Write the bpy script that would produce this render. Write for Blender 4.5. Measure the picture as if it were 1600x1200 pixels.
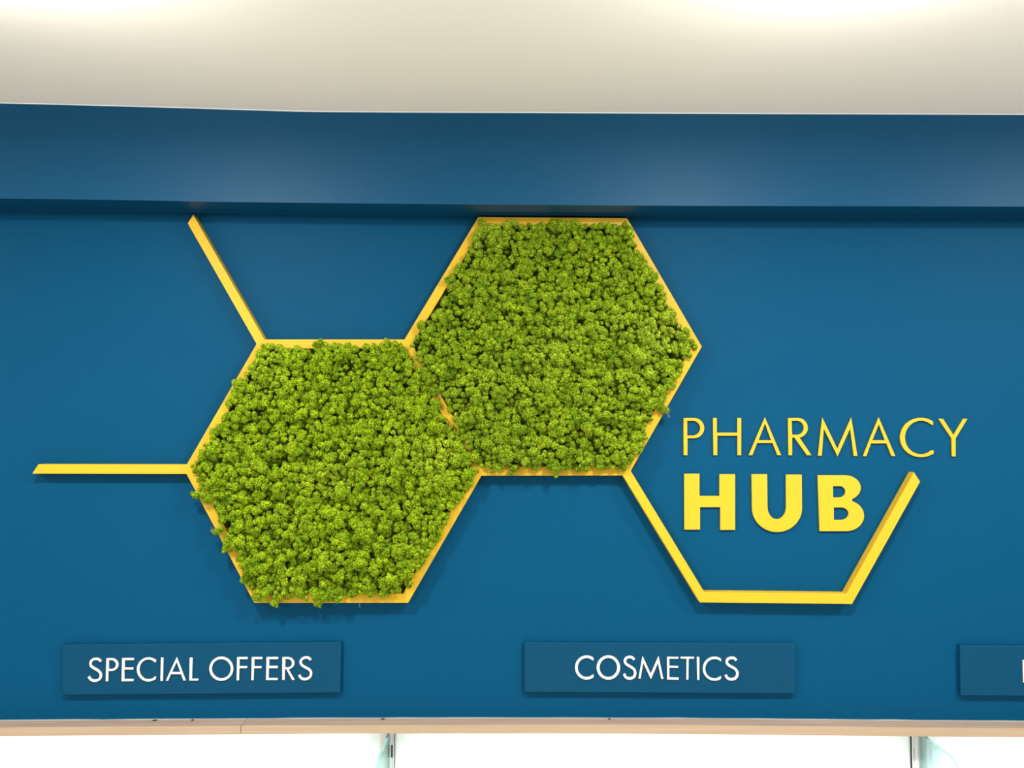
import bpy, bmesh, math, random
import numpy as np
from mathutils import Vector, Matrix

for o in list(bpy.data.objects): bpy.data.objects.remove(o, do_unlink=True)
SC = bpy.context.scene
COL = SC.collection

# ------------------------------------------------------------------ camera
W, H, F = 1600.0, 1200.0, 1500.0            # frame and focal length in pixels
DIST, EYE = 1.875, 1.95                     # camera to wall, eye height (m)
PITCH = math.radians(2.48)
cam_d = bpy.data.cameras.new('camera'); cam = bpy.data.objects.new('camera', cam_d); COL.objects.link(cam)
cam_d.sensor_width = 36.0; cam_d.lens = 36.0*F/W; cam_d.clip_start = 0.02
cam.location = (0, -DIST, EYE); cam.rotation_euler = (math.pi/2 + PITCH, 0, 0)
SC.camera = cam

# ------------------------------------------------------------------ light
wd = bpy.data.worlds.new('world'); SC.world = wd; wd.use_nodes = True
bg = wd.node_tree.nodes['Background']; bg.inputs[0].default_value = (1.0, 0.985, 0.95, 1); bg.inputs[1].default_value = 0.40
SC.view_settings.view_transform = 'Standard'; SC.view_settings.look = 'None'
SC.view_settings.gamma = 1; SC.view_settings.exposure = 0.45
SC.view_settings.use_curve_mapping = False
SC.cycles.use_denoising = True
SC.cycles.max_bounces = 6; SC.cycles.diffuse_bounces = 3; SC.cycles.transparent_max_bounces = 12
SC.cycles.caustics_reflective = False; SC.cycles.caustics_refractive = False
SC.cycles.sample_clamp_indirect = 4

def area(name, loc, rot, size, power, color=(1,1,1), shape='RECTANGLE', size_y=None):
    d = bpy.data.lights.new(name, 'AREA'); d.shape = shape; d.size = size
    if size_y: d.size_y = size_y
    d.energy = power; d.color = color
    o = bpy.data.objects.new(name, d); COL.objects.link(o); o.location = loc; o.rotation_euler = rot
    return o
def point(name, loc, radius, power, color=(1,1,1)):
    d = bpy.data.lights.new(name, 'POINT'); d.shadow_soft_size = radius; d.energy = power; d.color = color
    o = bpy.data.objects.new(name, d); COL.objects.link(o); o.location = loc
    return o
WARM = (1.0, 0.97, 0.91)
# ceiling downlights in a row 0.8 m in front of the wall, just above the top of the frame
for lx in (-0.62, 0.42, 1.30, -1.80):
    area('downlight', (lx, -0.80, 2.50), (0,0,0), 0.10, 9.5, WARM, 'DISK')
    point('downlight_bulb', (lx, -0.80, 2.43), 0.035, 4.2, (1,0.98,0.94))
# unseen area lamps added deeper in the shop: frontal fill and bulkhead haze
for lx in (-1.9, 2.3):
    area('added_fill_light', (lx, -4.0, 2.50), (0,0,0), 0.6, 120.0, (1,0.98,0.95))
    
# ------------------------------------------------------------------ pixel -> place
CP, SP_ = math.cos(PITCH), math.sin(PITCH)
def ray(px, py):
    u = (px - W/2)/F; v = (H/2 - py)/F
    return Vector((u, CP - v*SP_, SP_ + v*CP))
def P(px, py, d=0.0):
    """the point of the plane d metres in front of the wall that the pixel shows"""
    r = ray(px, py); t = (DIST - d)/r.y
    return Vector((r.x*t, -d, EYE + r.z*t))
def lerp_line(pts, x):
    if x <= pts[0][0]: a, b = pts[0], pts[1]; 
    elif x >= pts[-1][0]: a, b = pts[-2], pts[-1]
    else:
        for a, b in zip(pts, pts[1:]):
            if a[0] <= x <= b[0]: break
    if x < pts[0][0]: return pts[0][1]
    if x > pts[-1][0]: return pts[-1][1]
    return a[1] + (b[1]-a[1])*(x-a[0])/(b[0]-a[0])

# ------------------------------------------------------------------ materials
def srgb(r, g, b):
    f = lambda c: (c/255/12.92) if c/255 <= 0.04045 else ((c/255+0.055)/1.055)**2.4
    return (f(r), f(g), f(b), 1)
def mat(name, color, rough=0.5, spec=0.5, metal=0.0, bump=None, var=None, coord='Object'):
    """bump=(scale, strength, distance); var=(scale, amount) gives a faint mottling of the colour"""
    m = bpy.data.materials.new(name); m.use_nodes = True; nt = m.node_tree; n = nt.nodes; l = nt.links
    b = n['Principled BSDF']; b.inputs['Base Color'].default_value = color
    b.inputs['Roughness'].default_value = rough; b.inputs['Specular IOR Level'].default_value = spec
    b.inputs['Metallic'].default_value = metal
    tc = n.new('ShaderNodeTexCoord')
    if var:
        ns = n.new('ShaderNodeTexNoise'); ns.inputs['Scale'].default_value = var[0]; ns.inputs['Detail'].default_value = 4
        l.new(tc.outputs[coord], ns.inputs['Vector'])
        mx = n.new('ShaderNodeMix'); mx.data_type = 'RGBA'
        mx.inputs[6].default_value = [c*(1-var[1]) for c in color[:3]]+[1]
        mx.inputs[7].default_value = [min(1, c*(1+var[1])) for c in color[:3]]+[1]
        l.new(ns.outputs['Fac'], mx.inputs[0]); l.new(mx.outputs[2], b.inputs['Base Color'])
    if bump:
        ns = n.new('ShaderNodeTexNoise'); ns.inputs['Scale'].default_value = bump[0]; ns.inputs['Detail'].default_value = 5
        l.new(tc.outputs[coord], ns.inputs['Vector'])
        bp = n.new('ShaderNodeBump'); bp.inputs['Strength'].default_value = bump[1]; bp.inputs['Distance'].default_value = bump[2]
        l.new(ns.outputs['Fac'], bp.inputs['Height']); l.new(bp.outputs['Normal'], b.inputs['Normal'])
    return m
BLUE = srgb(0, 67, 101)
M_wall = mat('blue_wall_paint', BLUE, 0.55, 0.07, bump=(55, 0.12, 0.002), var=(1.3, 0.05))
M_bulk = mat('blue_bulkhead_paint', BLUE, 0.48, 0.18, bump=(40, 0.10, 0.002), var=(1.3, 0.05))
M_plate = mat('blue_sign_plate', srgb(0, 61, 91), 0.5, 0.12, bump=(30, 0.05, 0.001))
M_ceil = mat('ceiling_paint', srgb(245, 240, 228), 0.75, 0.3, bump=(6, 0.15, 0.004))
M_caulk = mat('white_caulk', srgb(235, 235, 230), 0.5)
M_filler = mat('grey_filler', srgb(150, 152, 150), 0.6, 0.2)
M_yel = mat('yellow_paint', srgb(203, 162, 36), 0.45, 0.2, bump=(300, 0.05, 0.0006))
M_yel2 = mat('yellow_letter_acrylic', srgb(206, 164, 38), 0.4, 0.2)
M_white = mat('white_letter_acrylic', srgb(222, 216, 206), 0.4, 0.3)
M_floor = mat('floor_tile', srgb(205, 200, 192), 0.3, 0.5, var=(3, 0.05))
M_alu = mat('brushed_aluminium', srgb(238, 240, 240), 0.38, 0.5, 0.0)
M_dark = mat('dark_slot', srgb(30, 45, 45), 0.7)
M_cream = mat('cream_laminate', srgb(245, 238, 226), 0.5)
M_laque = mat('white_laminate', srgb(240, 240, 238), 0.4)
M_twig = mat('dry_lichen_twig', srgb(128, 122, 96), 0.9)

def wood_mat(name, col_a, col_b):
    m = mat(name, col_a, 0.5, 0.35); n = m.node_tree.nodes; l = m.node_tree.links; b = n['Principled BSDF']
    tc = n['Texture Coordinate']; mp = n.new('ShaderNodeMapping'); mp.inputs['Scale'].default_value = (1.5, 60, 160)
    l.new(tc.outputs['Object'], mp.inputs['Vector'])
    ns = n.new('ShaderNodeTexNoise'); ns.inputs['Scale'].default_value = 2.0; ns.inputs['Detail'].default_value = 6; ns.inputs['Roughness'].default_value = 0.65
    l.new(mp.outputs[0], ns.inputs['Vector'])
    cr = n.new('ShaderNodeValToRGB'); cr.color_ramp.elements[0].position = 0.35; cr.color_ramp.elements[1].position = 0.7
    cr.color_ramp.elements[0].color = col_b; cr.color_ramp.elements[1].color = col_a
    l.new(ns.outputs['Fac'], cr.inputs[0]); l.new(cr.outputs[0], b.inputs['Base Color'])
    return m
M_wood = wood_mat('pale_oak_edging', srgb(176, 154, 130), srgb(160, 137, 113))
M_wood_top = wood_mat('greyer_oak_top', srgb(170, 150, 134), srgb(146, 128, 113))  # board behind the front edge, darker and greyer than the edging

def glass_mat(name, tint, gloss):
    m = bpy.data.materials.new(name); m.use_nodes = True; n = m.node_tree.nodes; l = m.node_tree.links
    n.remove(n['Principled BSDF']); out = n['Material Output']
    t = n.new('ShaderNodeBsdfTransparent'); t.inputs[0].default_value = tint
    g = n.new('ShaderNodeBsdfGlossy'); g.inputs['Roughness'].default_value = 0.03; g.inputs[0].default_value = (0.9, 1, 1, 1)
    fr = n.new('ShaderNodeFresnel'); fr.inputs[0].default_value = 1.45
    mul = n.new('ShaderNodeMath'); mul.operation = 'MULTIPLY'; mul.inputs[1].default_value = gloss
    mx = n.new('ShaderNodeMixShader'); l.new(fr.outputs[0], mul.inputs[0]); l.new(mul.outputs[0], mx.inputs[0])
    l.new(t.outputs[0], mx.inputs[1]); l.new(g.outputs[0], mx.inputs[2]); l.new(mx.outputs[0], out.inputs[0])
    return m
M_glass = glass_mat('clear_glass', (0.80, 0.90, 0.90, 1), 0.5)
M_gedge = mat('glass_edge_teal', srgb(150, 205, 205), 0.15, 0.6)
M_gedge.node_tree.nodes['Principled BSDF'].inputs['Transmission Weight'].default_value = 0.35

M_diff = bpy.data.materials.new('opal_diffuser'); M_diff.use_nodes = True
_n = M_diff.node_tree.nodes; _l = M_diff.node_tree.links; _n.remove(_n['Principled BSDF'])
_t = _n.new('ShaderNodeBsdfTranslucent'); _t.inputs[0].default_value = (0.74, 0.80, 0.80, 1)
_d = _n.new('ShaderNodeBsdfDiffuse'); _d.inputs[0].default_value = (0.80, 0.78, 0.74, 1)
_a = _n.new('ShaderNodeAddShader'); _l.new(_t.outputs[0], _a.inputs[0]); _l.new(_d.outputs[0], _a.inputs[1])
_m = _n.new('ShaderNodeMixShader'); _m.inputs[0].default_value = 0.5
_l.new(_t.outputs[0], _m.inputs[1]); _l.new(_d.outputs[0], _m.inputs[2]); _l.new(_m.outputs[0], _n['Material Output'].inputs[0])

# moss: fresh yellow-green, mottled clump by clump, dry olive patches here and there
def moss_mat(name, c_main, c_alt, c_dry):
    m = bpy.data.materials.new(name); m.use_nodes = True; n = m.node_tree.nodes; l = m.node_tree.links
    b = n['Principled BSDF']; b.inputs['Roughness'].default_value = 0.75; b.inputs['Specular IOR Level'].default_value = 0.2
    tc = n.new('ShaderNodeTexCoord')
    n1 = n.new('ShaderNodeTexNoise'); n1.inputs['Scale'].default_value = 38; n1.inputs['Detail'].default_value = 2
    n2 = n.new('ShaderNodeTexNoise'); n2.inputs['Scale'].default_value = 7; n2.inputs['Detail'].default_value = 3
    l.new(tc.outputs['Object'], n1.inputs['Vector']); l.new(tc.outputs['Object'], n2.inputs['Vector'])
    r1 = n.new('ShaderNodeMapRange'); r1.inputs[1].default_value = 0.35; r1.inputs[2].default_value = 0.65
    l.new(n1.outputs['Fac'], r1.inputs[0])
    mx = n.new('ShaderNodeMix'); mx.data_type = 'RGBA'; mx.inputs[6].default_value = c_main; mx.inputs[7].default_value = c_alt
    l.new(r1.outputs[0], mx.inputs[0])
    r2 = n.new('ShaderNodeMapRange'); r2.inputs[1].default_value = 0.55; r2.inputs[2].default_value = 0.8; r2.inputs[4].default_value = 0.6
    l.new(n2.outputs['Fac'], r2.inputs[0])
    m2 = n.new('ShaderNodeMix'); m2.data_type = 'RGBA'; l.new(mx.outputs[2], m2.inputs[6]); m2.inputs[7].default_value = c_dry
    l.new(r2.outputs[0], m2.inputs[0])
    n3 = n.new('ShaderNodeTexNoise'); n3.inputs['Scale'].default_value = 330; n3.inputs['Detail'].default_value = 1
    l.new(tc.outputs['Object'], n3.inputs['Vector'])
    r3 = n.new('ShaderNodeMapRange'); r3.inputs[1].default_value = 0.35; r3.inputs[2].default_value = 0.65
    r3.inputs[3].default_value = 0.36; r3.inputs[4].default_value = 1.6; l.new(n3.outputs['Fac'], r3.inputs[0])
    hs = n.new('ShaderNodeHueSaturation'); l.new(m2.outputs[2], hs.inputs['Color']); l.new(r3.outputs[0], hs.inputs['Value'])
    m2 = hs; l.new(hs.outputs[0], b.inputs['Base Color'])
    tr = n.new('ShaderNodeBsdfTranslucent'); l.new(m2.outputs[0], tr.inputs[0])
    ms = n.new('ShaderNodeMixShader'); ms.inputs[0].default_value = 0.05
    l.new(b.outputs[0], ms.inputs[1]); l.new(tr.outputs[0], ms.inputs[2]); l.new(ms.outputs[0], n['Material Output'].inputs[0])
    return m
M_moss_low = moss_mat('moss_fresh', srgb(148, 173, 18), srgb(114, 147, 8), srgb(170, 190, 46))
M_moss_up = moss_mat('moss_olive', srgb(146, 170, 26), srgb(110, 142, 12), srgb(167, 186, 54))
M_moss_bed = mat('moss_bed', srgb(70, 84, 24), 0.9, 0.1)

# ------------------------------------------------------------------ object helpers
def link(name, me, m=None, parent=None, loc=None):
    o = bpy.data.objects.new(name, me); COL.objects.link(o)
    if m is not None: me.materials.append(m)
    if loc is not None: o.location = loc
    if parent is not None: o.parent = parent
    return o
def empty(name, loc=(0,0,0)):
    o = bpy.data.objects.new(name, None); COL.objects.link(o); o.location = loc; o.empty_display_size = 0.05
    return o
def tag(o, label=None, cat=None, group=None, kind=None):
    if label: o['label'] = label
    if cat: o['category'] = cat
    if group: o['group'] = group
    if kind: o['kind'] = kind
    return o
def recalc(bm): bmesh.ops.recalc_face_normals(bm, faces=bm.faces)
def bm_mesh(bm, name):
    recalc(bm); me = bpy.data.meshes.new(name); bm.to_mesh(me); bm.free(); return me
def bm_box(bm, x0, x1, y0, y1, z0, z1):
    v = [bm.verts.new((x, y, z)) for x in (x0,x1) for y in (y0,y1) for z in (z0,z1)]
    for f in ((0,1,3,2),(4,6,7,5),(0,4,5,1),(2,3,7,6),(0,2,6,4),(1,5,7,3)): bm.faces.new([v[i] for i in f])
    return v
def box_obj(name, x0, x1, y0, y1, z0, z1, m, parent=None, bevel=0.0, org=None):
    bm = bmesh.new(); ox, oy, oz = org or (0,0,0)
    bm_box(bm, x0-ox, x1-ox, y0-oy, y1-oy, z0-oz, z1-oz)
    if bevel: bmesh.ops.bevel(bm, geom=list(bm.edges), offset=bevel, segments=2, affect='EDGES')
    return link(name, bm_mesh(bm, name), m, parent)
def slab(name, outline, d_front, d_back, m, parent=None, bevel=0.0006, org=(0,0,0), loc=None, only=None):
    """outline = pixels of the FRONT face; extruded straight back to the depth d_back"""
    bm = bmesh.new(); o = Vector(org)
    fr = [P(x, y, d_front) - o for x, y in outline]
    vf = [bm.verts.new(p) for p in fr]; vb = [bm.verts.new((p.x, -d_back - o.y, p.z)) for p in fr]
    bm.faces.new(vf); bm.faces.new(vb[::-1])
    n = len(vf)
    for i in range(n): bm.faces.new([vf[i], vb[i], vb[(i+1)%n], vf[(i+1)%n]])
    recalc(bm)
    if bevel:
        fe = [bm.edges.get((vf[i], vf[(i+1)%n])) for i in (range(n) if only is None else only)]
        bmesh.ops.bevel(bm, geom=fe, offset=bevel, segments=1, affect='EDGES')
    return link(name, bm_mesh(bm, name), m, parent, loc)

# polyline sweeps for the slightly uneven plaster and timber lines
def strip_solid(name, x0, x1, top, bot, d_front, d_back, m, parent=None, n=24, org=(0,0,0)):
    """solid whose front top and bottom edges follow the pixel lines top(x), bot(x) at depth d_front"""
    bm = bmesh.new(); o = Vector(org); rows = []
    for i in range(n+1):
        x = x0 + (x1-x0)*i/n
        a = P(x, top(x), d_front) - o; b = P(x, bot(x), d_front) - o
        rows.append([bm.verts.new(a), bm.verts.new(b), bm.verts.new((b.x, -d_back-o.y, b.z)), bm.verts.new((a.x, -d_back-o.y, a.z))])
    for r, s in zip(rows, rows[1:]):
        for k in range(4): bm.faces.new([r[k], s[k], s[(k+1)%4], r[(k+1)%4]])
    bm.faces.new(rows[0]); bm.faces.new(rows[-1][::-1])
    return link(name, bm_mesh(bm, name), m, parent)

L_ceil = [(0,160.5),(120,163.5),(250,167),(380,171),(480,174),(640,175),(800,175.5),(1000,176.5),(1200,177.3),(1600,178.5)]
L_bulk = [(0,310.3),(160,312),(320,315),(480,317),(640,318.5),(800,320),(1100,321.7),(1600,322.8)]
L_base = [(0,1125),(300,1123.5),(560,1121.8),(900,1121.6),(1100,1122.3),(1337,1124),(1600,1127)]
L_edge = [(0,1136.8),(300,1134.6),(560,1133),(900,1132.8),(1100,1133.3),(1337,1135.8),(1600,1138)]
L_wbot = [(0,1150.5),(300,1148),(560,1146),(900,1146),(1100,1147.3),(1337,1149.8),(1600,1152)]
fl = lambda L: (lambda x: lerp_line(L, x))

BULK_D = 0.10
XL, XR = -900, 2500                                    # the wall runs on past both sides of the frame
# ------------------------------------------------------------------ setting
# blue wall: bottom edge follows the ledge, top hidden behind the bulkhead
def wall_mesh():
    bm = bmesh.new(); rows = []
    n = 40
    for i in range(n+1):
        x = XL + (XR-XL)*i/n
        b = P(x, lerp_line(L_base, x) + 2.0, 0.0)
        rows.append([bm.verts.new((b.x, 0, 2.60)), bm.verts.new((b.x, 0, b.z)), bm.verts.new((b.x, 0.12, b.z)), bm.verts.new((b.x, 0.12, 2.60))])
    for r, s in zip(rows, rows[1:]):
        for k in range(4): bm.faces.new([r[k], s[k], s[(k+1)%4], r[(k+1)%4]])
    bm.faces.new(rows[0]); bm.faces.new(rows[-1][::-1])
    return bm_mesh(bm, 'wall_front')
tag(link('wall_front', wall_mesh(), M_wall), kind='structure')
# bulkhead box above, thin step under it where it meets the wall
def bulkhead():
    bm = bmesh.new(); rows = []; n = 60
    for i in range(n+1):
        x = XL + (XR-XL)*i/n
        b = P(x, lerp_line(L_bulk, x), BULK_D)
        rows.append([bm.verts.new((b.x, -BULK_D, 2.62)), bm.verts.new((b.x, -BULK_D, b.z)), bm.verts.new((b.x, -0.001, b.z)), bm.verts.new((b.x, -0.001, 2.62))])
    for r, s in zip(rows, rows[1:]):
        for k in range(4): bm.faces.new([r[k], s[k], s[(k+1)%4], r[(k+1)%4]])
    bm.faces.new(rows[0]); bm.faces.new(rows[-1][::-1])
    edges = [e for e in bm.edges if all(abs(v.co.y+BULK_D) < 1e-5 and v.co.z < 2.5 for v in e.verts)]
    bmesh.ops.bevel(bm, geom=edges, offset=0.0015, segments=2, affect='EDGES')
    return bm_mesh(bm, 'wall_upper')
tag(link('wall_upper', bulkhead(), M_bulk), kind='structure')
def step():
    bm = bmesh.new(); rows = []; n = 60
    for i in range(n+1):
        x = XL + (XR-XL)*i/n
        b = P(x, lerp_line(L_bulk, x), BULK_D)
        z = b.z - 0.0030
        rows.append([bm.verts.new((b.x, -0.026, b.z+0.002)), bm.verts.new((b.x, -0.026, z)), bm.verts.new((b.x, -0.0005, z)), bm.verts.new((b.x, -0.0005, b.z+0.002))])
    for r, s in zip(rows, rows[1:]):
        for k in range(4): bm.faces.new([r[k], s[k], s[(k+1)%4], r[(k+1)%4]])
    bm.faces.new(rows[0]); bm.faces.new(rows[-1][::-1])
    return bm_mesh(bm, 'trim_1')
tag(link('trim_1', step(), M_bulk), kind='structure')
# ceiling: its edge follows the slightly sagging plaster line, levelling out into the shop
def ceiling():
    bm = bmesh.new(); nx, ny = 80, 24; g = []
    for i in range(nx+1):
        x = XL + (XR-XL)*i/nx
        e = P(x, lerp_line(L_ceil, x), BULK_D)
        row = []
        for j in range(ny+1):
            t = j/ny; y = -BULK_D + 0.03 - t*t*5.0
            k = min(1, max(0, -y-BULK_D)/0.9); k = k*k*(3-2*k)
            row.append(bm.verts.new((e.x, y, e.z*(1-k) + 2.525*k)))
        g.append(row)
    for i in range(nx):
        for j in range(ny): bm.faces.new([g[i][j], g[i+1][j], g[i+1][j+1], g[i][j+1]])
    bmesh.ops.recalc_face_normals(bm, faces=bm.faces)
    r = bmesh.ops.extrude_face_region(bm, geom=list(bm.faces))
    for v in [v for v in r['geom'] if isinstance(v, bmesh.types.BMVert)]: v.co.z += 0.08
    me = bm_mesh(bm, 'ceiling')
    for p in me.polygons: p.use_smooth = True
    return me
co = tag(link('ceiling', ceiling(), M_ceil), kind='structure')
# thin bead of white caulk along the ceiling line
def caulk():
    bm = bmesh.new(); rows = []; n = 80
    for i in range(n+1):
        x = XL + (XR-XL)*i/n; e = P(x, lerp_line(L_ceil, x), BULK_D)
        rows.append([bm.verts.new((e.x, -BULK_D-0.0025, e.z+0.002)), bm.verts.new((e.x, -BULK_D-0.001, e.z-0.0012)), bm.verts.new((e.x, -BULK_D+0.001, e.z-0.0012)), bm.verts.new((e.x, -BULK_D+0.001, e.z+0.002))])
    for r, s in zip(rows, rows[1:]):
        for k in range(4): bm.faces.new([r[k], s[k], s[(k+1)%4], r[(k+1)%4]])
    return bm_mesh(bm, 'trim_2')
tag(link('trim_2', caulk(), M_caulk), kind='structure')
xw0, xw1 = P(XL, 600).x, P(XR, 600).x
tag(box_obj('floor', xw0, xw1, -6.0, 0.12, -0.06, 0.0, M_floor), kind='structure')

# ------------------------------------------------------------------ oak ledge boards under the wall
LEDGE = 0.045
def ledge_board(x0, x1, label):
    root = empty('ledge_board', P((x0+x1)/2, lerp_line(L_wbot, (x0+x1)/2), LEDGE)); org = root.location
    tag(root, label, 'ledge', 'pale oak ledge boards along the foot of the blue wall')
    t, b = fl(L_edge), fl(L_wbot)
    fr = strip_solid('front_edge', x0, x1, t, b, LEDGE, LEDGE-0.003, M_wood, root, org=org)
    # top lies on the board and runs back under the blue wall
    bm = bmesh.new(); rows = []; n = 30
    for i in range(n+1):
        x = x0 + (x1-x0)*i/n
        a = P(x, t(x), LEDGE); c = P(x, b(x), LEDGE); w = P(x, lerp_line(L_base, x), 0.0)
        y1 = -LEDGE+0.003
        rows.append([bm.verts.new(Vector(q)-org) for q in ((a.x, y1, a.z-0.0002), (a.x, y1, c.z), (a.x, 0.0, c.z), (a.x, 0.0, a.z-0.0002))])
    for r, s in zip(rows, rows[1:]):
        for k in range(4): bm.faces.new([r[k], s[k], s[(k+1)%4], r[(k+1)%4]])
    bm.faces.new(rows[0]); bm.faces.new(rows[-1][::-1])
    link('board', bm_mesh(bm, 'board'), M_wood_top, root)
    return root
ledge_board(XL, 376.0, 'pale oak ledge board from the left edge to the joint below SPECIAL OFFERS')
ledge_board(376.9, XR, 'long pale oak ledge board running right from the joint, under COSMETICS')
# thin line of white filler where wall and ledge meet
def filler():
    bm = bmesh.new(); rows = []; n = 80; rnd = random.Random(4)
    for i in range(n+1):
        x = XL + (XR-XL)*i/n; e = P(x, lerp_line(L_base, x), 0.0); a = P(x, lerp_line(L_edge, x), LEDGE)
        h = -0.0009 + 0.0009*rnd.random()
        rows.append([bm.verts.new((e.x, -0.0020, a.z-0.0003)), bm.verts.new((e.x, -0.0008, a.z+h+0.001)), bm.verts.new((e.x, 0.0, a.z+h+0.001)), bm.verts.new((e.x, 0.0, a.z))])
    for r, s in zip(rows, rows[1:]):
        for k in range(4): bm.faces.new([r[k], s[k], s[(k+1)%4], r[(k+1)%4]])
    return bm_mesh(bm, 'trim_3')
tag(link('trim_3', filler(), M_filler), kind='structure')
# crumbs of dark plaster on the ledge
rc = random.Random(9)
for (px, w, lab) in ((231, 0.010, 'dark crumb of plaster on the ledge, left one below SPECIAL OFFERS'),
                     (291, 0.006, 'dark crumb of plaster on the ledge, right one below SPECIAL OFFERS'),
                     (594, 0.008, 'dark sliver of plaster on the ledge above the left glass panel'),
                     (955, 0.005, 'small black crumb on the ledge below COSMETICS')):
    a = P(px, lerp_line(L_edge, px), LEDGE); bm = bmesh.new()
    bmesh.ops.create_icosphere(bm, subdivisions=2, radius=1)
    for v in bm.verts: v.co = Vector((v.co.x*w*0.5, v.co.y*0.002, v.co.z*0.0016)) * (1+rc.uniform(-.3,.3))
    o = link('plaster_crumb', bm_mesh(bm, 'plaster_crumb'), M_dark, None, (a.x, -0.010, a.z+0.0010))
    tag(o, lab, 'crumb', 'dark plaster crumbs on the ledge')

# ------------------------------------------------------------------ lit display bays under the ledge
Z_PAN0 = 1.05
def zl(x, extra=0.0): return P(x, lerp_line(L_wbot, x), LEDGE).z + 0.0
BAY_TOP = min(zl(x) for x in range(-400, 2000, 100)) + 0.010
def lightbox(px0, px1, label):
    x0, x1 = P(px0, 1170).x, P(px1, 1170).x
    root = empty('lightbox_panel', ((x0+x1)/2, 0.0, Z_PAN0)); org = root.location
    tag(root, label, 'light panel', 'white lit panels below the ledge')
    zt = BAY_TOP
    # tray behind: four walls and a back
    bm = bmesh.new(); D = 0.070
    bm_box(bm, x0-org.x, x1-org.x, D-0.004, D, Z_PAN0-org.z, zt-org.z)
    bm_box(bm, x0-org.x, x0+0.003-org.x, 0.004, D-0.004, Z_PAN0-org.z, zt-org.z)
    bm_box(bm, x1-0.003-org.x, x1-org.x, 0.004, D-0.004, Z_PAN0-org.z, zt-org.z)
    bm_box(bm, x0+0.003-org.x, x1-0.003-org.x, 0.004, D-0.004, zt-0.003-org.z, zt-org.z)
    bm_box(bm, x0+0.003-org.x, x1-0.003-org.x, 0.004, D-0.004, Z_PAN0-org.z, Z_PAN0+0.003-org.z)
    link('tray', bm_mesh(bm, 'tray'), M_laque, root)
    bm = bmesh.new()
    v = [bm.verts.new(Vector(q)-org) for q in ((x0,0.002,Z_PAN0),(x1,0.002,Z_PAN0),(x1,0.002,zt),(x0,0.002,zt))]
    bm.faces.new(v)
    me = bpy.data.meshes.new('diffuser'); bm.to_mesh(me); bm.free()
    link('diffuser', me, M_diff, root)
    inset = 0.026; w = x1-x0-2*inset; h = zt-Z_PAN0-0.050-0.03
    l = area('lightbox_led', ((x0+x1)/2, 0.030, Z_PAN0+0.03+h/2), (math.pi/2, 0, 0), w, 12.0*w*h, (0.93, 1.0, 1.0), 'RECTANGLE', h)
    l.rotation_euler = (-math.pi/2, 0, 0)
    return root
lightbox(-235, 596, 'white lit panel below the ledge, left of the left glass panel')
lightbox(616.5, 1423, 'widest white lit panel below the ledge, between the two glass panels')
lightbox(1443, 2250, 'white lit panel below the ledge, right of the right glass panel')

def upright(pl, pr, slot_px, y_slot, mirror, label):
    """pl..pr = pixel span; metal strip with slots on the slot side, cream panel edge on the other"""
    x0, x1 = P(pl, 1170).x, P(pr, 1170).x
    root = empty('shelf_upright', ((x0+x1)/2, 0, 0.0)); org = root.location
    tag(root, label, 'upright', 'slotted shelf uprights between the lit panels')
    zt = BAY_TOP; ws = 0.0105
    if mirror: sa, sb, pa, pb = x0, x0+ws, x0+ws, x1
    else:      sa, sb, pa, pb = x1-ws, x1, x0, x1-ws
    box_obj('edge_strip', pa, pb, -0.004, 0.06, 0.0, zt, M_cream, root, 0.0008, org)
    # strip with real slot openings: two rails and cross webs
    zs = P(slot_px, y_slot[0], 0.006).z; ze = P(slot_px, y_slot[1], 0.006).z
    xs = P(slot_px, 1180, 0.006).x; hw = 0.0015; pitch = 0.050; hs = zs-ze
    bm = bmesh.new()
    for a, b in ((sa, xs-hw), (xs+hw, sb)):
        bm_box(bm, a-org.x, b-org.x, -0.006, -0.004, 0, zt)
    z_hi = zt; k = 0
    while zs - k*pitch - hs > 0.3:
        z1 = zs - k*pitch
        bm_box(bm, xs-hw-org.x, xs+hw-org.x, -0.006, -0.004, z1, z_hi); z_hi = z1-hs; k += 1
    bm_box(bm, xs-hw-org.x, xs+hw-org.x, -0.006, -0.004, 0, z_hi)
    for a, b in ((sa, sa+0.0012), (sb-0.0012, sb)):
        bm_box(bm, a-org.x, b-org.x, -0.0085, -0.006, 0, zt)
    link('slotted_strip', bm_mesh(bm, 'slotted_strip'), M_alu, root)
    box_obj('slot_shade_block', sa+0.0005, sb-0.0005, -0.0025, 0.05, 0.0, zt, M_dark, root, 0, org)  # solid dark block behind the slots, its colour stands in for their shade
    return root
upright(596.3, 616, 612.2, (1164, 1184), False, 'slotted aluminium upright beside the left glass panel')
upright(1423.6, 1443, 1427.4, (1169, 1189.5), True, 'slotted aluminium upright beside the right glass panel')

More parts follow.
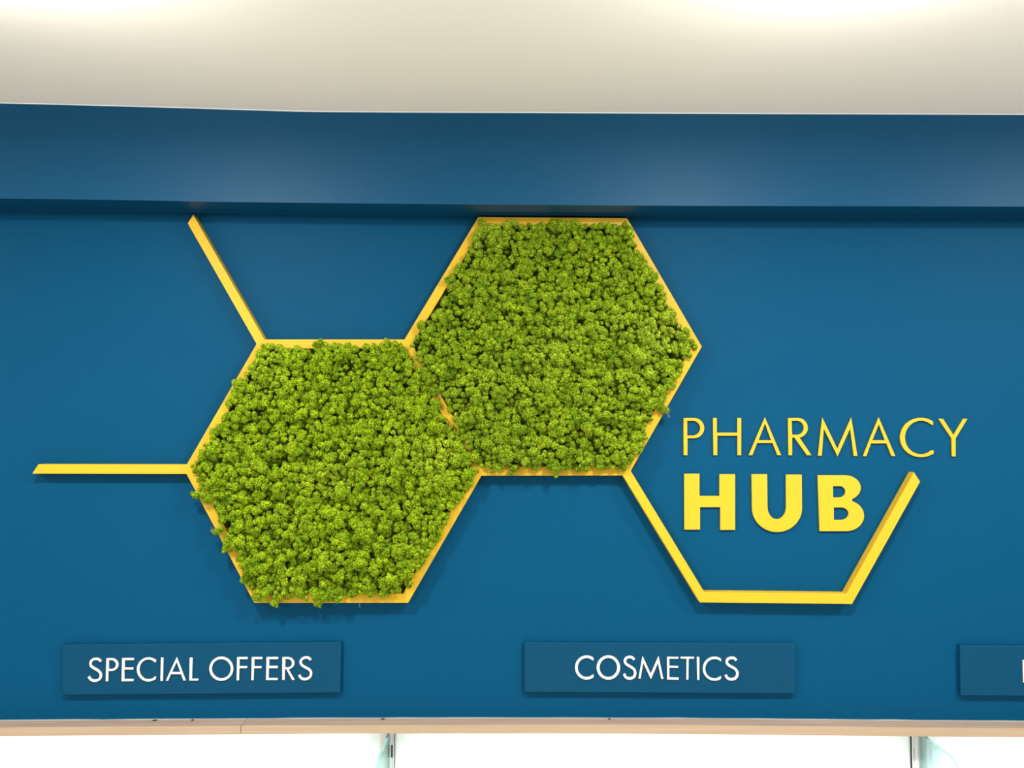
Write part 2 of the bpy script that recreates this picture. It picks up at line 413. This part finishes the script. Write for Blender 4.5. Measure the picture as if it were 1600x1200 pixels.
def glass_panel(px, label):
    X = P(px, 1170).x; th = 0.0055
    top = EYE - 0.5885
    prof = [(0.009, top)] + [(0.009+(0.130-0.009)*i/4, top-0.001*i/4) for i in range(1, 5)]
    # rounded front corner then a long straight front edge
    prof += [(0.1420, top-0.0028), (0.1530, top-0.0075), (0.1625, top-0.0145), (0.1705, top-0.0235), (0.1770, top-0.034),
             (0.1820, top-0.047), (0.1855, top-0.062), (0.1880, top-0.080), (0.1890, top-0.10), (0.1890, 0.95), (0.009, 0.95)]
    root = empty('glass_side_panel', (X, -0.1, 0.95)); org = root.location
    tag(root, label, 'glass panel', 'glass side panels of the shelving')
    ch = 0.0012
    for s, nm in ((0, 'pane'),):
        bm = bmesh.new()
        a = [bm.verts.new((-th/2, -y-org.y, z-org.z)) for y, z in prof]
        b = [bm.verts.new((th/2, -y-org.y, z-org.z)) for y, z in prof]
        f1 = bm.faces.new(a); f2 = bm.faces.new(b[::-1]); n = len(prof); sides = []
        for i in range(n): sides.append(bm.faces.new([a[i], b[i], b[(i+1)%n], a[(i+1)%n]]))
        recalc(bm)
        for f in sides: f.material_index = 1
        me = bpy.data.meshes.new('pane'); bm.to_mesh(me); bm.free()
        me.materials.append(M_glass); me.materials.append(M_gedge)
        link('pane', me, None, root)
    box_obj('clip', -0.0042, 0.0042, 0.086, 0.094, 0.02, 0.10, M_alu, root, 0.0005)
    return root
glass_panel(608.0, 'narrow-looking glass side panel under the ledge, left of COSMETICS')
glass_panel(1436.5, 'glass side panel with rounded corner under the ledge, right of COSMETICS')

# ------------------------------------------------------------------ yellow frame of mitred bars
D_F = 0.024
NODE = dict(A=(297.5,342), B=(409,537.5), C=(636,537.5), D=(751.6,346), E=(975.8,347.9), F=(1088.4,541.6), G=(977.3,736),
            H=(748,736.3), I=(633.6,934.8), J=(401.4,934.9), K=(295.6,733.3), L=(55,732.8), M=(1097.0,933.3), N=(1327,935.8), O=(1433,745.2))
BARS = ['AB','BC','CD','DE','EF','FG','GH','CH','HI','IJ','JK','KB','KL','GM','MN','NO']
WID = {'MN': 16.2, 'NO': 15.6, 'KL': 14.9}
BW = 14.3
TIPS = {'A': (8.5,-13.5), 'L': (9.7,-14.5), 'O': (9.0,13.9)}   # slanted end cuts, as edge directions
def inter(p, d, q, e):
    den = d[0]*e[1]-d[1]*e[0]
    t = ((q[0]-p[0])*e[1]-(q[1]-p[1])*e[0])/den
    return (p[0]+d[0]*t, p[1]+d[1]*t)
def unit(a, b):
    x, y = b[0]-a[0], b[1]-a[1]; n = math.hypot(x, y); return (x/n, y/n)
nbr = {k: [] for k in NODE}
for b in BARS: nbr[b[0]].append(b[1]); nbr[b[1]].append(b[0])
def wid(a, b): return WID.get(a+b, WID.get(b+a, BW))
def end_pts(a, b):
    """points that close the bar a-b at a: [side +90deg, centre, side -90deg] in pixels"""
    p = NODE[a]; d = unit(p, NODE[b]); nrm = (-d[1], d[0]); w = wid(a, b)/2
    if a in TIPS:
        t = TIPS[a]
        return [inter((p[0]+nrm[0]*w, p[1]+nrm[1]*w), d, p, t), inter((p[0]-nrm[0]*w, p[1]-nrm[1]*w), d, p, t)]
    oth = [k for k in nbr[a] if k != b]
    ang = lambda k: math.atan2(*(lambda u: (u[0]*d[1]*-1+u[1]*d[0], u[0]*d[0]+u[1]*d[1]))(unit(p, NODE[k]))) % (2*math.pi)
    oth.sort(key=ang); first, last = oth[0], oth[-1]
    def notch(k, s):      # s=+1 : side +nrm of this bar meets side -nrm of bar k
        e = unit(p, NODE[k]); ne = (-e[1], e[0]); wk = wid(a, k)/2
        return inter((p[0]+s*nrm[0]*w, p[1]+s*nrm[1]*w), d, (p[0]-s*ne[0]*wk, p[1]-s*ne[1]*wk), e)
    r = [notch(first, 1)]
    if len(oth) > 1: r.append(p)
    r.append(notch(last, -1))
    return r
fo = P(690, 735, 0); frame = empty('honeycomb_frame', fo)
tag(frame, 'yellow honeycomb frame of linked hexagon bars and open arms fixed to the blue wall', 'wall decoration')
for b in BARS:
    e0 = end_pts(b[0], b[1]); e1 = end_pts(b[1], b[0])
    poly = e0[::-1] + e1[::-1]
    # e0 reversed: -side, centre, +side ; far end seen from its own direction: its -side is our +side
    only = [len(e0)-1, len(poly)-1] + ([0] if b[0] in TIPS else []) + ([len(e0)] if b[1] in TIPS else [])
    slab('frame_bar', poly, D_F, 0.0, M_yel, frame, 0.0005, org=fo, only=only)
# small white bumps on the lower bar's upper edge
for i, px in enumerate((1143, 1276, 1302)):
    q = P(px, 925.0+(px-1101)*0.012, D_F*0.5) - fo; bm = bmesh.new()
    bmesh.ops.create_uvsphere(bm, u_segments=10, v_segments=6, radius=0.0024)
    for v in bm.verts: v.co.z *= 0.6
    o = link('edge_bump', bm_mesh(bm, 'edge_bump'), M_caulk, frame, q + Vector((0,0,0.0002))); 

# ------------------------------------------------------------------ letters
def ell(cx, cy, rx, ry, a0, a1, n=22):
    """angles in degrees, 0 = right, 90 = down"""
    return [(cx+rx*math.cos(math.radians(a0+(a1-a0)*i/n)), cy+ry*math.sin(math.radians(a0+(a1-a0)*i/n))) for i in range(n+1)]
def smooth(pts, n=7):
    out = []
    q = [(2*pts[0][0]-pts[1][0], 2*pts[0][1]-pts[1][1])] + list(pts) + [(2*pts[-1][0]-pts[-2][0], 2*pts[-1][1]-pts[-2][1])]
    for i in range(1, len(q)-2):
        for k in range(n):
            t = k/n
            out.append(tuple(0.5*((2*q[i][j]) + (-q[i-1][j]+q[i+1][j])*t + (2*q[i-1][j]-5*q[i][j]+4*q[i+1][j]-q[i+2][j])*t*t
                        + (-q[i-1][j]+3*q[i][j]-3*q[i+1][j]+q[i+2][j])*t**3) for j in (0,1)))
    out.append(pts[-1]); return out
def stroke(pts, w):
    p = smooth(pts); l, r = [], []
    for i, a in enumerate(p):
        u = unit(p[max(0,i-1)], p[min(len(p)-1,i+1)]); l.append((a[0]-u[1]*w/2, a[1]+u[0]*w/2)); r.append((a[0]+u[1]*w/2, a[1]-u[0]*w/2))
    return [l + r[::-1]]
def ringC(cx, cy, rx, ry, ix, iy, to, ti, bo, bi):
    """C from an outer and an inner ellipse and its four terminal points"""
    ao = math.degrees(math.atan2((to[1]-cy)/ry, (to[0]-cx)/rx)); bo_ = math.degrees(math.atan2((bo[1]-cy)/ry, (bo[0]-cx)/rx))
    ai = math.degrees(math.atan2((ti[1]-cy)/iy, (ti[0]-cx)/ix)); bi_ = math.degrees(math.atan2((bi[1]-cy)/iy, (bi[0]-cx)/ix))
    out = ell(cx, cy, rx, ry, ao, bo_-360, 44); inn = ell(cx, cy, ix, iy, bi_-360, ai, 44)
    return [[to]+out[1:-1]+[bo, bi]+inn[1:-1]+[ti]]
def glyph(name, loops, ox, oy, s, depth, back, m, parent, org, loc=None, thin=0.0004):
    """loops: outlines in zoomed pixels (first the outer one, then the holes)"""
    cu = bpy.data.curves.new(name, 'CURVE'); cu.dimensions = '2D'; cu.fill_mode = 'BOTH'
    th = (depth-back)/2; bv = 0.0003; cu.extrude = th-bv; cu.bevel_depth = bv; cu.bevel_resolution = 0; cu.offset = -bv-thin
    for lp in loops:
        sp = cu.splines.new('POLY'); sp.points.add(len(lp)-1); sp.use_cyclic_u = True
        for q, (x, y) in zip(sp.points, lp):
            w = P(ox+x/s, oy+y/s, depth); q.co = (w.x-org.x, w.z-org.z, 0, 1)
    tmp = bpy.data.objects.new('tmp', cu); COL.objects.link(tmp)
    dg = bpy.context.evaluated_depsgraph_get(); me = bpy.data.meshes.new_from_object(tmp.evaluated_get(dg), depsgraph=dg)
    bpy.data.objects.remove(tmp); bpy.data.curves.remove(cu)
    me.materials.clear()
    R = Matrix(((1,0,0,0),(0,0,-1,0),(0,1,0,0),(0,0,0,1)))
    me.transform(Matrix.Translation((0, -(depth+back)/2 - org.y, 0)) @ R)
    me.name = name
    return link(name, me, m, parent, loc)

a_ = (1060, 640, 6.6667); b_ = (1280, 640, 6.6667); h_ = (1060, 730, 5.3333)
YEL = [
 ('P', a_, [[(52,85),(165,85)]+ell(165,193,107,108,-88,90)+[(98,302),(98,478),(52,478)], [(95,120),(148,120)]+ell(148,194,78,74,-85,90)+[(95,268)]]),
 ('H', a_, [[(360,85),(403,85),(403,238),(613,238),(613,85),(657,85),(657,478),(613,478),(613,275),(408,275),(408,478),(363,478)]]),
 ('A', a_, [[(902,76),(1075,478),(1030,478),(980,350),(822,350),(773,478),(728,478)], [(903,150),(965,318),(838,318)]]),
 ('R', a_, [[(1142,85),(1245,85)]+ell(1245,190,106,106,-88,78)+[(1392,478),(1338,478),(1208,294),(1188,294),(1188,478),(1145,478)], [(1183,120),(1235,120)]+ell(1235,190,70,70,-85,90)+[(1187,260)]]),
 ('M', b_, [[(-15,483),(32,76),(190,405),(335,76),(402,485),(358,485),(322,205),(192,494),(50,205),(30,483)]]),
 ('A', b_, [[(620,76),(798,487),(752,487),(700,355),(542,355),(495,487),(452,487)], [(622,158),(685,318),(558,318)]]),
 ('C', b_, ringC(1062,291,220,208,165,172,(1190,124),(1190,166),(1195,462),(1195,422))),
 ('Y', b_, [[(1242,93),(1292,93),(1400,262),(1502,93),(1550,93),(1425,300),(1425,490),(1380,490),(1378,300)]]),
]
LAB = ['thin yellow letter P, first of the word PHARMACY', 'thin yellow letter H, second of the word PHARMACY',
       'thin yellow letter A between H and R in PHARMACY', 'thin yellow letter R in the middle of PHARMACY',
       'thin yellow letter M, fifth of the word PHARMACY', 'thin yellow letter A between M and C in PHARMACY',
       'thin yellow letter C near the end of PHARMACY', 'thin yellow letter Y, last of the word PHARMACY']
def letter(ch, z, loops, label, group, depth, m):
    xs = [p[0] for p in loops[0]]; ys = [p[1] for p in loops[0]]
    org = P(z[0]+(min(xs)+max(xs))/2/z[2], z[1]+max(ys)/z[2], 0)
    o = glyph('wall_letter', loops, z[0], z[1], z[2], depth, 0.0, m, None, org, org)
    tag(o, label, 'letter', group)
for (ch, z, lp), lab in zip(YEL, LAB): letter(ch, z, lp, lab, 'thin yellow letters of the word PHARMACY', 0.0045, M_yel2)
HUBL = [
 ('H', [[(48,53),(178,53),(178,238),(342,238),(342,57),(475,57),(475,525),(347,525),(347,335),(183,335),(183,522),(48,522)]]),
 ('U', [[(610,57),(742,57),(745,330)]+ell(821,330,76,102,180,0)[1:]+[(897,60),(1030,60),(1033,340)]+ell(823,340,210,203,0,180,40)[1:]]),
 ('B', [[(1162,65),(1385,65)]+ell(1388,172,134,107,-88,62)+ell(1400,405,150,130,-70,90)+[(1175,535)],
        [(1290,160),(1335,160)]+ell(1338,205,54,46,-85,88)+[(1292,251)], [(1297,338),(1350,338)]+ell(1358,388,60,50,-85,90)+[(1298,438)]]),
]
for (ch, lp), lab in zip(HUBL, ('bold yellow letter H, first of the word HUB', 'bold yellow letter U in the middle of HUB', 'bold yellow letter B at the end of HUB')):
    letter(ch, h_, lp, lab, 'bold yellow letters of the word HUB', 0.0055, M_yel2)

# ------------------------------------------------------------------ blue sign plates with white letters
PL_D = 0.011
s1, s2, c1, c2 = (130,1015,8.421), (310,1015,8.421), (890,1015,11.4286), (1020,1015,11.4286)
SPECIAL = [
 (s1, stroke([(234,160),(200,130),(155,124),(112,142),(93,185),(110,226),(160,257),(210,292),(231,338),(212,388),(155,411),(100,396),(66,352)], 40)),
 (s1, [[(300,110),(370,110)]+ell(370,198,97,89,-87,90)+[(335,288),(333,422),(290,422)], [(342,145),(370,145)]+ell(370,198,55,53,-85,90)+[(338,252)]]),
 (s1, [[(507,108),(670,108),(670,143),(550,145),(547,232),(662,232),(660,268),(545,268),(543,383),(665,385),(663,420),(498,422)]]),
 (s1, ringC(857,262,157,163,114,126,(960,127),(960,172),(955,398),(961,352))),
 (s1, [[(1018,102),(1057,102),(1052,417),(1010,417)]]),
 (s1, [[(1230,90),(1357,412),(1315,412),(1282,328),(1156,328),(1120,415),(1078,415)], [(1229,175),(1272,292),(1172,292)]]),
 (s1, [[(1397,102),(1440,102),(1433,380),(1520,380),(1515,413),(1390,413)]]),
 (s2, [ell(300,253,162,163,0,354,48), ell(300,253,120,122,0,354,48)]),
 (s2, [[(505,95),(652,95),(650,130),(545,130),(543,215),(645,215),(642,250),(543,250),(538,410),(497,410)]]),
 (s2, [[(698,95),(845,95),(843,130),(740,130),(738,217),(835,217),(833,250),(736,250),(730,408),(690,408)]]),
 (s2, [[(892,95),(1053,95),(1052,130),(935,130),(933,212),(1048,212),(1046,250),(930,250),(927,370),(1048,372),(1046,405),(883,405)]]),
 (s2, [[(1100,95),(1170,95)]+ell(1170,180,97,85,-87,76)+[(1275,403),(1228,403),(1153,262),(1143,262),(1138,403),(1097,403)], [(1147,128),(1172,128)]+ell(1172,179,53,51,-85,90)+[(1145,230)]]),
 (s2, stroke([(1480,142),(1450,112),(1410,105),(1364,125),(1343,165),(1362,206),(1410,237),(1460,267),(1482,312),(1462,365),(1405,391),(1350,375),(1322,330)], 40)),
]
COSM = [
 (c1, ringC(305,322,214,221,153,164,(435,147),(431,205),(434,498),(435,446))),
 (c1, [ell(693,322,215,222,0,354,48), ell(693,322,151,165,0,354,48)]),
 (c1, stroke([(1160,186),(1120,146),(1072,134),(1012,154),(988,205),(1012,258),(1075,300),(1145,348),(1172,415),(1148,488),(1075,518),(1005,495),(970,430)], 57)),
 (c1, [[(1222,525),(1302,96),(1450,420),(1591,98),(1683,530),(1632,535),(1576,262),(1452,545),(1318,258),(1272,528)]]),
 (c2, [[(250,125),(467,128),(465,170),(302,170),(302,287),(460,290),(458,333),(302,330),(302,492),(470,497),(467,545),(250,540)]]),
 (c2, [[(492,125),(745,125),(742,168),(648,170),(642,542),(592,542),(597,170),(492,168)]]),
 (c2, [[(783,128),(837,128),(837,548),(788,548)]]),
 (c2, ringC(1105,343,217,220,161,167,(1225,165),(1225,215),(1223,520),(1225,462))),
 (c2, stroke([(1497,200),(1458,158),(1410,150),(1347,168),(1322,215),(1345,270),(1410,310),(1477,352),(1512,420),(1488,502),(1410,533),(1338,512),(1297,450)], 57)),
]
HEAD3 = [((1598,1031,1), [[(0,0),(5,0),(5,36),(0.3,36)]])]
def sign(corners, letters, label):
    cx = sum(c[0] for c in corners)/4; cy = max(c[1] for c in corners)
    root = empty('sign_plate', P(cx, cy, 0)); org = root.location.copy()
    tag(root, label, 'sign', 'blue sign plates above the ledge')
    slab('plate', corners, PL_D, 0.0, M_plate, root, 0.0010, org=org)
    for z, lp in letters: glyph('letter', lp, z[0], z[1], z[2], PL_D+0.0025, PL_D, M_white, root, org, None, 0.0006)
sign([(97,1007.2),(533.3,1003.4),(532,1082.5),(96.6,1086.3)], SPECIAL, 'blue sign plate reading SPECIAL OFFERS in white letters')
sign([(819,1003.6),(1243.7,1005.4),(1243,1084),(819,1081.7)], COSM, 'blue sign plate reading COSMETICS in white letters')
sign([(1499.8,1008.7),(1925,1011),(1925,1090),(1501,1087)], HEAD3, 'blue sign plate cut off by the right edge of the photo')

# ------------------------------------------------------------------ preserved moss filling the two closed hexagons
rng = np.random.default_rng(7)
def ico(sub):
    bm = bmesh.new(); bmesh.ops.create_icosphere(bm, subdivisions=sub, radius=1.0)
    v = np.array([x.co[:] for x in bm.verts]); f = np.array([[x.index for x in q.verts] for q in bm.faces]); bm.free(); return v, f
ICO_V, ICO_F = ico(2)
def lobe(r0):
    """one rounded moss head (unit radius, axis +Z): knobbly core covered in short forked twig tips"""
    r = np.random.default_rng(r0)
    c = r.normal(size=(14, 3)); c /= np.linalg.norm(c, axis=1)[:,None]; c[:,2] = np.abs(c[:,2])
    d = ICO_V @ c.T
    bump = np.clip((d-0.80)/0.2, 0, 1).max(axis=1)
    c2 = r.normal(size=(70, 3)); c2 /= np.linalg.norm(c2, axis=1)[:,None]
    fine = np.clip(((ICO_V @ c2.T)-0.955)/0.045, 0, 1).max(axis=1)
    rad = 0.50 + 0.16*bump + 0.06*fine
    V = [ICO_V*rad[:,None]]; Fc = [ICO_F]; n = len(ICO_V)
    keep = 50
    k = np.arange(keep); ph = k*2.399963; z = 1 - 1.35*(k+0.5)/keep
    base = np.stack([np.sqrt(1-z*z)*np.cos(ph), np.sqrt(1-z*z)*np.sin(ph), z], 1) + r.normal(size=(keep,3))*0.10
    base /= np.linalg.norm(base, axis=1)[:,None]
    for b in base:
        bb = 0.16*np.clip((c @ b - 0.80)/0.2, 0, 1).max()
        u = np.cross(b, (0.31,0.52,0.79)); u /= np.linalg.norm(u); w = np.cross(b, u)
        L = r.uniform(0.16, 0.42)
        for q in range(2):
            an = q*3.14 + r.uniform(0, 1.2); side = (u*np.cos(an)+w*np.sin(an))
            root = b*(0.30+bb); tip = b*(0.58+bb+L*r.uniform(.5,1.1)) + side*r.uniform(0.10, 0.26)
            ax = tip-root; ax = ax/np.linalg.norm(ax); e1 = np.cross(ax, b+0.3*u); e1 /= np.linalg.norm(e1); e2 = np.cross(ax, e1)
            t = 0.088
            ring0 = [root + (e1*np.cos(g)+e2*np.sin(g))*t for g in (0, 2.094, 4.189)]
            ring1 = [tip + (e1*np.cos(g)+e2*np.sin(g))*t*0.8 for g in (0, 2.094, 4.189)]
            V.append(np.array(ring0+ring1))
            f = []
            for i in range(3):
                j = (i+1)%3
                f += [(n+i, n+j, n+3+j), (n+i, n+3+j, n+3+i)]
            f.append((n+3, n+4, n+5))
            Fc.append(np.array(f)); n += 6
    return np.vstack(V), np.vstack(Fc)
LOBES = [lobe(100+i) for i in range(7)]

def inside_px(poly, x, y):
    """signed distance (pixels) to a convex polygon, + inside"""
    d = np.full(len(x), 1e9); n = len(poly)
    cx = sum(p[0] for p in poly)/n; cy = sum(p[1] for p in poly)/n
    for i in range(n):
        (ax, ay), (bx, by) = poly[i], poly[(i+1)%n]
        nx, ny = -(by-ay), bx-ax; L = math.hypot(nx, ny); nx /= L; ny /= L
        if (cx-ax)*nx + (cy-ay)*ny < 0: nx, ny = -nx, -ny
        d = np.minimum(d, (x-ax)*nx + (y-ay)*ny)
    return d
def moss(name, keys, label, m, seed, bare, extra):
    r = np.random.default_rng(seed)
    poly = [NODE[k] for k in keys]
    xs = [p[0] for p in poly]; ys = [p[1] for p in poly]
    cen = P(sum(xs)/6, sum(ys)/6, 0.0)
    # cushions (big soft mounds), then heads sitting on them
    def jgrid(sp, j):
        gx, gy = np.meshgrid(np.arange(min(xs)-20, max(xs)+20, sp), np.arange(min(ys)-20, max(ys)+20, sp*0.866))
        gx = gx + (np.arange(gx.shape[0])%2)[:,None]*sp/2
        gx = gx.ravel()+r.uniform(-j, j, gx.size)*sp; gy = gy.ravel()+r.uniform(-j, j, gy.size)*sp
        return gx, gy
    mx, my = jgrid(25, 0.36); mh = r.uniform(-0.008, 0.008, len(mx)); mr = r.uniform(11, 17, len(mx))
    hx, hy = jgrid(8.6, 0.36)
    d2 = np.hypot(hx[:,None]-mx[None], hy[:,None]-my[None])/mr[None]
    near = d2.argmin(1); dm = d2.min(1)
    hgt = 0.030 + mh[near] + 0.013*(1-np.clip(dm,0,1.4)**2) + r.uniform(-0.0055, 0.0045, len(hx))
    rad = r.uniform(0.0048, 0.0094, len(hx))*np.where(r.random(len(hx)) < 0.14, 1.35, 1.0)
    sd = inside_px(poly, hx, hy)
    # ragged edge: the heads lap over the frame by varying amounts
    ph = r.uniform(0, 6.28, 6)
    rag = 2.2*np.sin(hx/17+ph[0])+2.0*np.sin(hy/13+ph[1])+1.6*np.sin((hx+hy)/8+ph[2])+1.4*np.sin((hx-hy)/6+ph[3])
    keep = sd > 3.0 + rag - r.uniform(0, 2.2, len(hx)) + rad*320 - 2.0
    for (bx0, by0, bx1, by1, w) in bare:
        L = math.hypot(bx1-bx0, by1-by0); t = np.clip(((hx-bx0)*(bx1-bx0)+(hy-by0)*(by1-by0))/L**2, 0, 1)
        keep &= np.hypot(hx-bx0-t*(bx1-bx0), hy-by0-t*(by1-by0)) > w + rad*500
    hx, hy, hgt, rad = hx[keep], hy[keep], hgt[keep], rad[keep]; sd = sd[keep]
    edge = sd < 12
    hgt[edge] = np.maximum(np.minimum(hgt[edge], 0.034+0.004*r.random(edge.sum())), D_F + rad[edge]*0.35)
    pts = [P(a, b, h) for a, b, h in zip(hx, hy, hgt)]
    R_ = list(rad)
    for (ex, ey, er) in extra:      # clumps that spill well over the frame
        q = unit((ex, ey), (sum(xs)/6, sum(ys)/6))
        for i_ in range(int(er*2)):
            t_ = r.uniform(-0.3, 2.2)*er; w_ = er*(0.25+0.16*max(0, t_/er))
            pts.append(P(ex+q[0]*t_+r.normal()*w_, ey+q[1]*t_+r.normal()*w_, D_F+0.002+r.random()*0.010+0.003*max(0, t_/er))); R_.append(r.uniform(0.0038, 0.0066))
    V, Fc, n = [], [], 0
    for p, ra in zip(pts, R_):
        lv, lf = LOBES[r.integers(len(LOBES))]
        # axis mostly towards the room (-Y), tilted at random
        ax = np.array([r.normal()*0.30, -1.0, r.normal()*0.30]); ax /= np.linalg.norm(ax)
        u = np.cross(ax, (0,0,1.0)); u /= np.linalg.norm(u); w = np.cross(ax, u); sp = r.uniform(0, 6.283)
        u2 = u*math.cos(sp)+w*math.sin(sp); w2 = np.cross(ax, u2)
        B = np.stack([u2*ra*r.uniform(.88,1.15), w2*ra*r.uniform(.88,1.15), ax*ra*r.uniform(.95,1.2)])
        V.append(lv @ B + np.array([p.x-cen.x, p.y-cen.y, p.z-cen.z])); Fc.append(lf+n); n += len(lv)
    # bed: bumpy sheet inside the frame
    inner = []
    for k in range(6):
        a, b, c = poly[k-1], poly[k], poly[(k+1)%6]
        cx, cy = sum(xs)/6, sum(ys)/6; q = unit(b, (cx, cy)); inner.append((b[0]+q[0]*9, b[1]+q[1]*9))
    bv = [P(x, y, 0.019) for x, y in inner] + [P(x, y, 0.0005) for x, y in inner]
    V.append(np.array([[p.x-cen.x, p.y-cen.y, p.z-cen.z] for p in bv]))
    bf = [(0,1,2),(0,2,3),(0,3,4),(0,4,5)] + [(i, (i+1)%6, 6+(i+1)%6) for i in range(6)] + [(i, 6+(i+1)%6, 6+i) for i in range(6)]
    nbed = len(bf); Fc.append(np.array(bf)+n)
    V = np.vstack(V).astype(np.float32); Fc = np.vstack(Fc).astype(np.int32)
    me = bpy.data.meshes.new(name); me.vertices.add(len(V)); me.vertices.foreach_set('co', V.ravel())
    me.loops.add(Fc.size); me.loops.foreach_set('vertex_index', Fc.ravel())
    me.polygons.add(len(Fc)); me.polygons.foreach_set('loop_start', np.arange(0, Fc.size, 3, dtype=np.int32))
    me.materials.append(m); me.materials.append(M_moss_bed)
    mi = np.zeros(len(Fc), np.int32); mi[-nbed:] = 1; me.polygons.foreach_set('material_index', mi)
    me.update(calc_edges=True)
    o = bpy.data.objects.new(name, me); COL.objects.link(o); o.location = cen
    tag(o, label, 'moss', kind='stuff')
    print(name, len(pts), 'heads', len(Fc), 'tris')
    return o
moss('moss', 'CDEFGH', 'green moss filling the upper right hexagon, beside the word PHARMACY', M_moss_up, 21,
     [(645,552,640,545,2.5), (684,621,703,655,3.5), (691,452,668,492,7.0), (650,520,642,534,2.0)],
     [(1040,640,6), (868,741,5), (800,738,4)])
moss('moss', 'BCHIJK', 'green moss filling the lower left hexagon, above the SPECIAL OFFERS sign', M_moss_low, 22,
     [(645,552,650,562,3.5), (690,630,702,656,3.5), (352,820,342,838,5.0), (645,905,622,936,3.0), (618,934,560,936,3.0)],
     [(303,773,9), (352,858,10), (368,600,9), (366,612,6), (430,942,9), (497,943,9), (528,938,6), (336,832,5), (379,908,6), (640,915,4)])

# dry twigs poking out at the edges of the moss
def twigs(px, py, d, n, L, seed, label, down=False):
    r = random.Random(seed); bm = bmesh.new(); o = P(px, py, d)
    for k in range(n):
        a = -math.pi/2 if down else r.uniform(0, 2*math.pi)
        p = Vector((0,0,0)) if down else Vector((r.uniform(-1,1)*L*.4, r.uniform(-.5,.5)*L*.3, r.uniform(-1,1)*L*.4))
        if down: p = Vector((0,0,L*0.45))
        dr = Vector((math.cos(a), -0.3*(not down), math.sin(a))); prev = None; rad = 0.0006
        for s in range(5):
            q = p + dr*L*s/4 + (Vector((r.uniform(-1,1), r.uniform(-1,1), r.uniform(-1,1)))*L*(0.02 if down else 0.08))
            ring = [bm.verts.new(q + Vector((math.cos(g)*rad, math.sin(g)*rad, 0)) + (Vector((0,0,math.cos(g)*rad)) if not down else Vector((0,0,0)))) for g in (0,2.09,4.19)]
            if prev:
                for i in range(3): bm.faces.new([prev[i], prev[(i+1)%3], ring[(i+1)%3], ring[i]])
            prev = ring; rad *= 0.85
    ob = link('dry_twig', bm_mesh(bm, 'dry_twig'), M_twig, None, o)
    tag(ob, label, 'twig', 'dry twigs in the moss')
twigs(1042, 645, D_F+0.004, 14, 0.010, 1, 'tuft of dry grey twigs at the right edge of the upper moss, above PHARMACY')
twigs(334, 831, D_F+0.004, 8, 0.007, 2, 'tuft of dry grey twigs at the lower left edge of the lower moss')
twigs(562, 942, D_F+0.006, 1, 0.016, 3, 'single thin stem hanging below the bottom bar of the lower hexagon', True)
